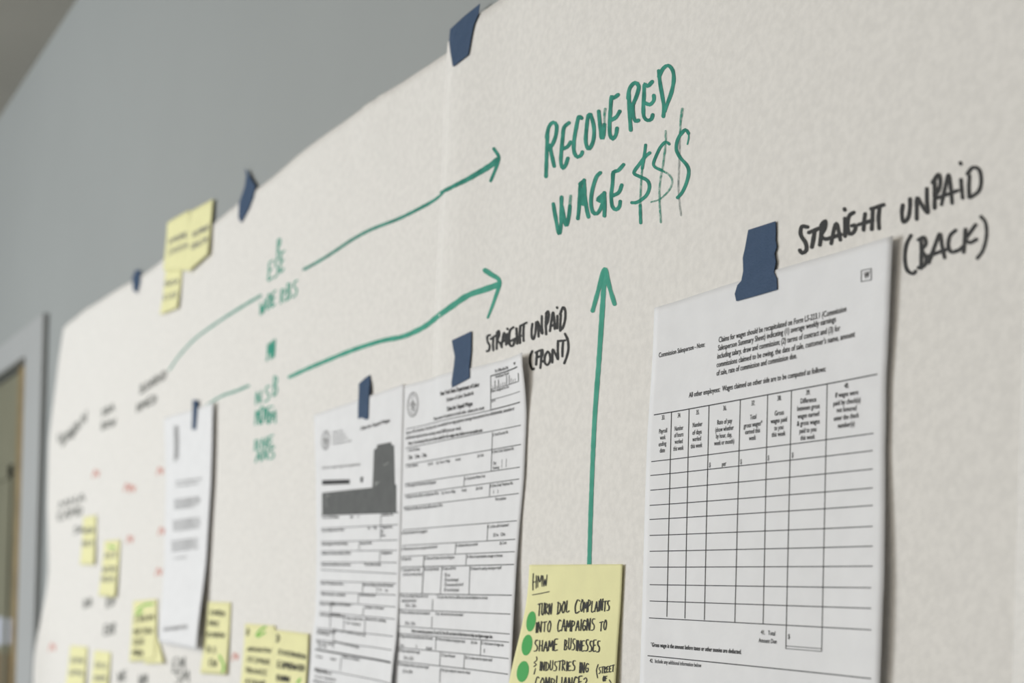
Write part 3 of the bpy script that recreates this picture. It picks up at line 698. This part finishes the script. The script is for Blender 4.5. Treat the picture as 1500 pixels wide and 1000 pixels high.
for st, a, b in (('Social Sec. No.',(460,60),(525,57)),('Apt',(280,70),(300,69)),('or',(322,68),(332,67)),('County',(380,134),(395,133)),('Zip',(412,132),(432,131)),('Telephone No.',(460,130),(520,127)),('Day',(458,152),(470,151)),('Eve.',(458,175),(482,174)),
                 ('Corporation Name',(337,220),(405,217)),('Telephone',(455,275),(518,272)),('Their positions and titles',(360,338),(455,340)),('Is firm still in business?',(440,455),(525,458)),('person hiring',(357,452),(425,455)),('Yes',(445,480),(457,481)),('No',(480,485),(493,486)),
                 ('Address where you work',(335,508),(425,514)),('Name and Position',(178,560),(285,568)),('manager or foreman',(365,578),(470,586)),('Last Day',(175,618),(225,622)),('Status with Firm',(258,640),(355,648)),('I quit   I was laid off',(258,665),(338,678)),('Reason for quitting',(372,645),(482,656)),
                 ("If yes give name, local no.",(190,705),(370,738)),("If yes what action was taken",(190,770),(332,806)),('by this firm',(95,722),(165,734)),('Yes  No',(98,795),(148,803)),('From',(90,855),(125,861)),('inclusive',(170,868),(202,874)),('Name of bank',(240,858),(335,876)),('Did you request',(82,932),(150,942)),('Yes   No   If not why not',(82,968),(200,988)),('refusal of wages',(72,992),(200,1015))):
    text(mb, st, *cr(D2, [a, b]), 3.6, s3, True)
mb.build('printed_text', M['toner'], F3)

# far form
f4 = Form([(240,612),(243,700),(241,790),(238,868),(232,950)], [(312,589),(311,650),(309,708),(305,770),(298,856),(287,957)],
          lambda s, t: 0.001+0.0032*sstep(.7, 1.0, s)+0.006*sstep(.6, 1.0, t)+0.002*(1-s)*t, 0.0, height=0.285)
F4 = f4.build('white printed page at left hanging between yellow notes, curling forward')
s4 = f4.surf
mb = MB()
r = random.Random(5)
def block(x0, x1, y0, y1, n, mbx, cap=3.4, bold=False):
    for k in range(n):
        y = y0+(y1-y0)*k/max(1, n-1); xe = x1-(r.random()*8 if k == n-1 else r.random()*2)
        text(mbx, 'Notice and acknowledgement of wages paid'[:30+int(r.random()*9)], (x0, y+3), (xe, y+3-(xe-x0)*.14), cap, s4, bold)
for q in ((258,297,704,710,2),(256,294,731,743,4),(254,294,762,775,4),(252,291,792,805,4),(256,276,816,820,1),(277,286,858,858,1),(240,277,921,921,1,6,True)):
    mb = MB(); block(*q[:5], mb, *q[5:]); mb.build('printed_text', M['toner_grey'], F4)
mb = MB()
for k in range(3): stroke(mb, [(256+k*2.4,624),(256.5+k*2.4,650),(256+k*2.4,676-k*3)], 1.5, s4)
mb.build('printed_block', M['toner_grey'], F4, label='grey vertical mark')

# ------------------------------------------------------------------ blue tape
def tape(pts, surf, label, extra=0.0006):
    mb = MB(); sf = lambda x, z: surf(x, z)+extra
    xs = [p[0] for p in pts]
    plate(mb, pts, sf, 0.00022, 0.0, 3)
    return mb.build('tape_piece', M['tape'], label=label, cat='tape')
def topsurf(f):
    def g(x, z):
        s, t = f.st(x, z)
        k = sstep(-0.07, -0.006, t)
        return (paper(x, z)+0.0004)*(1-k)+(f.surf(x, z))*k
    return g
C1 = (930, 320, .32)
tape(cr(C1, [(520,52),(580,33),(645,12),(646,60),(645,100),(650,128),(640,160),(646,200),(637,245),(650,275),(652,325),(560,352),(465,378),(458,345),(470,305),(488,285),(497,240),(495,180),(506,130)]), topsurf(f1), 'wide torn blue tape holding the form at right')
tape(cr((560,480,.28), [(365,65),(415,42),(467,17),(465,120),(456,200),(457,262),(410,288),(365,312),(362,290),(375,200),(380,150),(370,100)]), topsurf(f2), 'blue tape holding the middle form, beside its heading')
tape(cr((440,540,.22), [(390,100),(430,62),(462,40),(465,80),(456,200),(452,330),(440,340),(410,325),(385,332),(385,250),(390,160)]), topsurf(f3), 'narrow blue tape above the form with the dark grey block')
def edge(x, z): return paper(x, z)+0.0006
tape(cr((560,0,.24), [(415,180),(500,100),(597,22),(590,80),(560,150),(545,220),(525,335),(480,370),(432,408),(420,330),(410,250)]), edge, 'dark blue tape on the top edge of the paper, nearest of its row')
tape(cr((170,230,.33), [(572,50),(584,62),(596,90),(620,128),(606,185),(590,228),(556,292),(543,268),(546,205),(572,130),(578,85)]), edge, 'blurred blue tape on the paper top edge, right of the yellow notes')
tape(cr((170,230,.33), [(86,502),(108,500),(106,560),(94,605),(76,590),(72,535)]), edge, 'blurred blue tape on the paper top edge, left of the yellow notes')
tape(cr((200,540,.24), [(342,190),(374,190),(370,280),(362,370),(338,370),(342,260)]), lambda x, z: max(topsurf(f4)(x, z), paper(x, z)), 'blurred blue tape at the top of the far white page')

# ------------------------------------------------------------------ sticky notes
class Note:
    def __init__(n, tl, tr, br, bl, lift, base=0.0012, k=None):
        n.c = None; n.lift = lift; n.base = base
        n.c = [hit(*p, 0.004) for p in (tl, tr, br, bl)]
        n.c = [hit(*p, n.surf) for p in (tl, tr, br, bl)]
        n.c = [hit(*p, n.surf) for p in (tl, tr, br, bl)]
    def st(n, x, z):
        a, b, c, d = n.c; s = t = .5
        for _ in range(6):
            zt = a[1]+(b[1]-a[1])*s; zb = d[1]+(c[1]-d[1])*s; t = (zt-z)/(zt-zb)
            xl = a[0]+(d[0]-a[0])*t; xr = b[0]+(c[0]-b[0])*t; s = (x-xl)/(xr-xl)
            s = max(-.2, min(1.2, s)); t = max(-.2, min(1.2, t))
        return s, t
    def surf(n, x, z):
        s, t = n.st(x, z); return paper(x, z)+n.base+n.lift(s, t)
    def pt(n, s, t):
        a, b, c, d = n.c
        xl = a[0]+(d[0]-a[0])*t; xr = b[0]+(c[0]-b[0])*t; zl = a[1]+(d[1]-a[1])*t; zr = b[1]+(c[1]-b[1])*t
        return xl+(xr-xl)*s, zl+(zr-zl)*s
    def build(n, label, group=None, res=14):
        mb = MB(); sheet(mb, n.pt, n.surf, res, res, 0.00012)
        return mb.build('sticky_note', M['note'], smooth=True, label=label, cat='sticky note', group=group)
# near note: its lower left corner peels forward
nm = Note((775.5,827), (912,826), (900,1034), (742,1032), lambda s, t: 0.0006+sstep(.12, 1.0, t)*(0.002*s+0.012*(1-s))+0.0008*math.sin(s*5)*t, 0.0012)
NM = nm.build('yellow sticky note under the vertical green arrow, headed HMW', res=40)
sm = nm.surf
mb = MB()
C7 = (740, 800, .2); E0 = (770, 870, .13)
strokes(mb, C7, [[(208,200),(205,260),(205,320)],[(230,215),(228,305)],[(205,264),(230,256)],[(240,298),(243,215),(255,262),(268,212),(271,292)],[(278,215),(285,292),(293,240),(300,288),(308,210)],[(202,355),(260,345),(324,331)]], 1.3, sm)
for st, a, b, h, wd in (('TURN',(132,238),(300,222),118,1.7),('DOL',(352,222),(502,195),122,1.7),('C',(545,212),(618,206),150,1.7),('OMPLAINTS',(612,198),(952,186),112,1.6),('INTO',(108,436),(292,414),108,1.7),('CAMPAIGNS',(352,418),(785,408),112,1.7),('TO',(828,412),(918,402),100,1.7),
                    ('SHAME',(92,642),(368,634),112,1.7),('BUSINESSES',(432,625),(842,652),112,1.7),('INDUSTRIES',(155,855),(565,862),98,1.6),('ING',(600,880),(715,882),98,1.7),('STREET',(820,895),(1000,872),66,1.3),('OF',(868,980),(922,975),50,1.3),('COMPLIANCE?',(100,1062),(700,1062),118,1.7)):
    p, q = cr(E0, [a, b]); hand(mb, st, p, q, h*E0[2]*1.08, wd-0.05, sm)
strokes(mb, E0, [[(125,705),(128,740),(98,772),(122,790),(95,815)],[(112,838),(96,900)],[(818,792),(800,860),(812,942)],[(945,965),(962,995)]], 1.4, sm)
mb.build('black_lettering', M['pen'], NM)
for k, (c, rx, ry, lb) in enumerate((((778.2,909.8),6.7,14.8,'topmost green dot sticker on the HMW note'),((772.2,944.4),7.6,15.3,'middle green dot sticker on the HMW note'),((766,983.2),8.6,15.4,'lowest green dot sticker on the HMW note'))):
    mb = MB(); pts = []
    for q in range(32):
        a = 2*math.pi*q/32; pts.append((c[0]+rx*math.cos(a)-.13*ry*math.sin(a), c[1]+ry*math.sin(a)))
    plate(mb, pts, sm, 0.00012, 0.0001)
    mb.build('dot_sticker', M['dot'], label=lb, cat='sticker', group='green dots on the near note')
# blurred notes
def fl(a=0.003, b=0.0): return lambda s, t: 0.0004+a*t*t+b*s*t
def note(q, label, ink_rows=(), base=.0012, lift=fl(), dots=(), ib='pen', wd=1.7):
    n = Note(*q, lift, base); o = n.build(label)
    if ink_rows:
        mb = MB()
        for a, b, h, k in ink_rows: scrib(mb, a, b, h, wd, n.surf, k)
        mb.build('black_lettering', M[ib], o)
    if dots:
        mb = MB()
        for p in dots: stroke(mb, p, 3.2, n.surf)
        mb.build('green_mark', M['lime'], o, label='bright green pen mark')
    return n
note([(243,386),(267,392),(259,451),(234,461)], 'yellow note lowest of the three at the paper top edge', [((241,420),(262,414),7,4),((239,440),(260,434),7,4)], base=.001, ib='grey_ink', wd=1.2)
note([(245,326),(278,307),(280,396),(239,396)], 'yellow note at the paper top edge, left of the upper pair', [((247,358),(276,346),8,5),((246,374),(276,362),8,5)], base=.0014, ib='grey_ink', wd=1.2)
note([(279,309),(312,291),(304,372),(274,399)], 'yellow note at the paper top edge, right of the upper pair', [((282,348),(306,336),8,5),((280,366),(304,354),8,5)], base=.0018, ib='grey_ink', wd=1.2)
note([(122,757),(141,754),(137,827),(117,827)], 'small blurred yellow note highest at the far left', [((122,782),(138,780),8,3),((121,800),(137,799),8,3)], ib='grey_ink', wd=1.2)
note([(153,792),(176,790),(168,875),(144,872)], 'blurred yellow note just right of and below the far left one', [((153,818),(172,816),9,3),((150,838),(170,837),9,3),((149,852),(168,852),8,3)], dots=([(160,800),(168,802)],), ib='grey_ink', wd=1.2)
note([(195,880),(230,877),(226,966),(189,969)], 'yellow note with dark writing, left of the far white page', [((197,912),(226,908),9,4),((196,930),(224,927),9,4),((195,945),(212,944),9,3),((194,960),(210,960),9,3)], dots=([(202,893),(212,886),(224,884)],[(200,900),(208,896)]), wd=1.2)
note([(209,930),(229,928),(239,971),(211,972)], 'plain bright yellow note corner below the written one', (), base=.0016)
note([(305,881),(338,882),(331,988),(293,986)], 'tall yellow note tucked behind the right edge of the far white page', [((308,900),(330,902),7,4),((305,915),(322,917),7,3),((303,932),(330,934),7,4),((303,955),(318,956),8,2),((306,975),(318,976),10,2)], dots=([(322,960),(328,975),(326,984)],), base=.001, lift=fl(.002), wd=1.4)
note([(359,913),(403,916),(400,1012),(351,1012)], 'yellow note with a green tick, left of the adjoining pair', [((361,930),(365,930),10,1),((362,953),(398,956),6,6),((361,968),(396,973),7,6),((360,984),(392,989),7,6),((359,1000),(390,1005),7,5)], dots=([(376,930),(382,922),(389,918)],[(378,932),(388,926)]), wd=1.3)
note([(402,922),(452,928),(447,1016),(397,1012)], 'yellow note with bold writing touching the left edge of the grey-block form', [((405,940),(410,940),11,1),((407,957),(449,965),6,7),((406,977),(447,983),9,7),((405,996),(425,999),8,4)], dots=([(436,1000),(440,994)],), base=.0017, wd=1.7)
note([(103,945),(128,947),(122,1012),(95,1010)], 'pale blurred yellow note cut by the bottom edge, leftmost of two', [((104,970),(124,971),8,3),((102,988),(122,990),8,3)], ib='grey_ink', wd=1.2)
note([(138,952),(162,955),(156,1014),(131,1012)], 'pale blurred yellow note cut by the bottom edge, right of its twin', [((139,978),(157,979),8,3),((137,996),(155,998),8,3)], ib='grey_ink', wd=1.2)
for o in bpy.data.objects:
    if 'wloc' in o: del o['wloc']
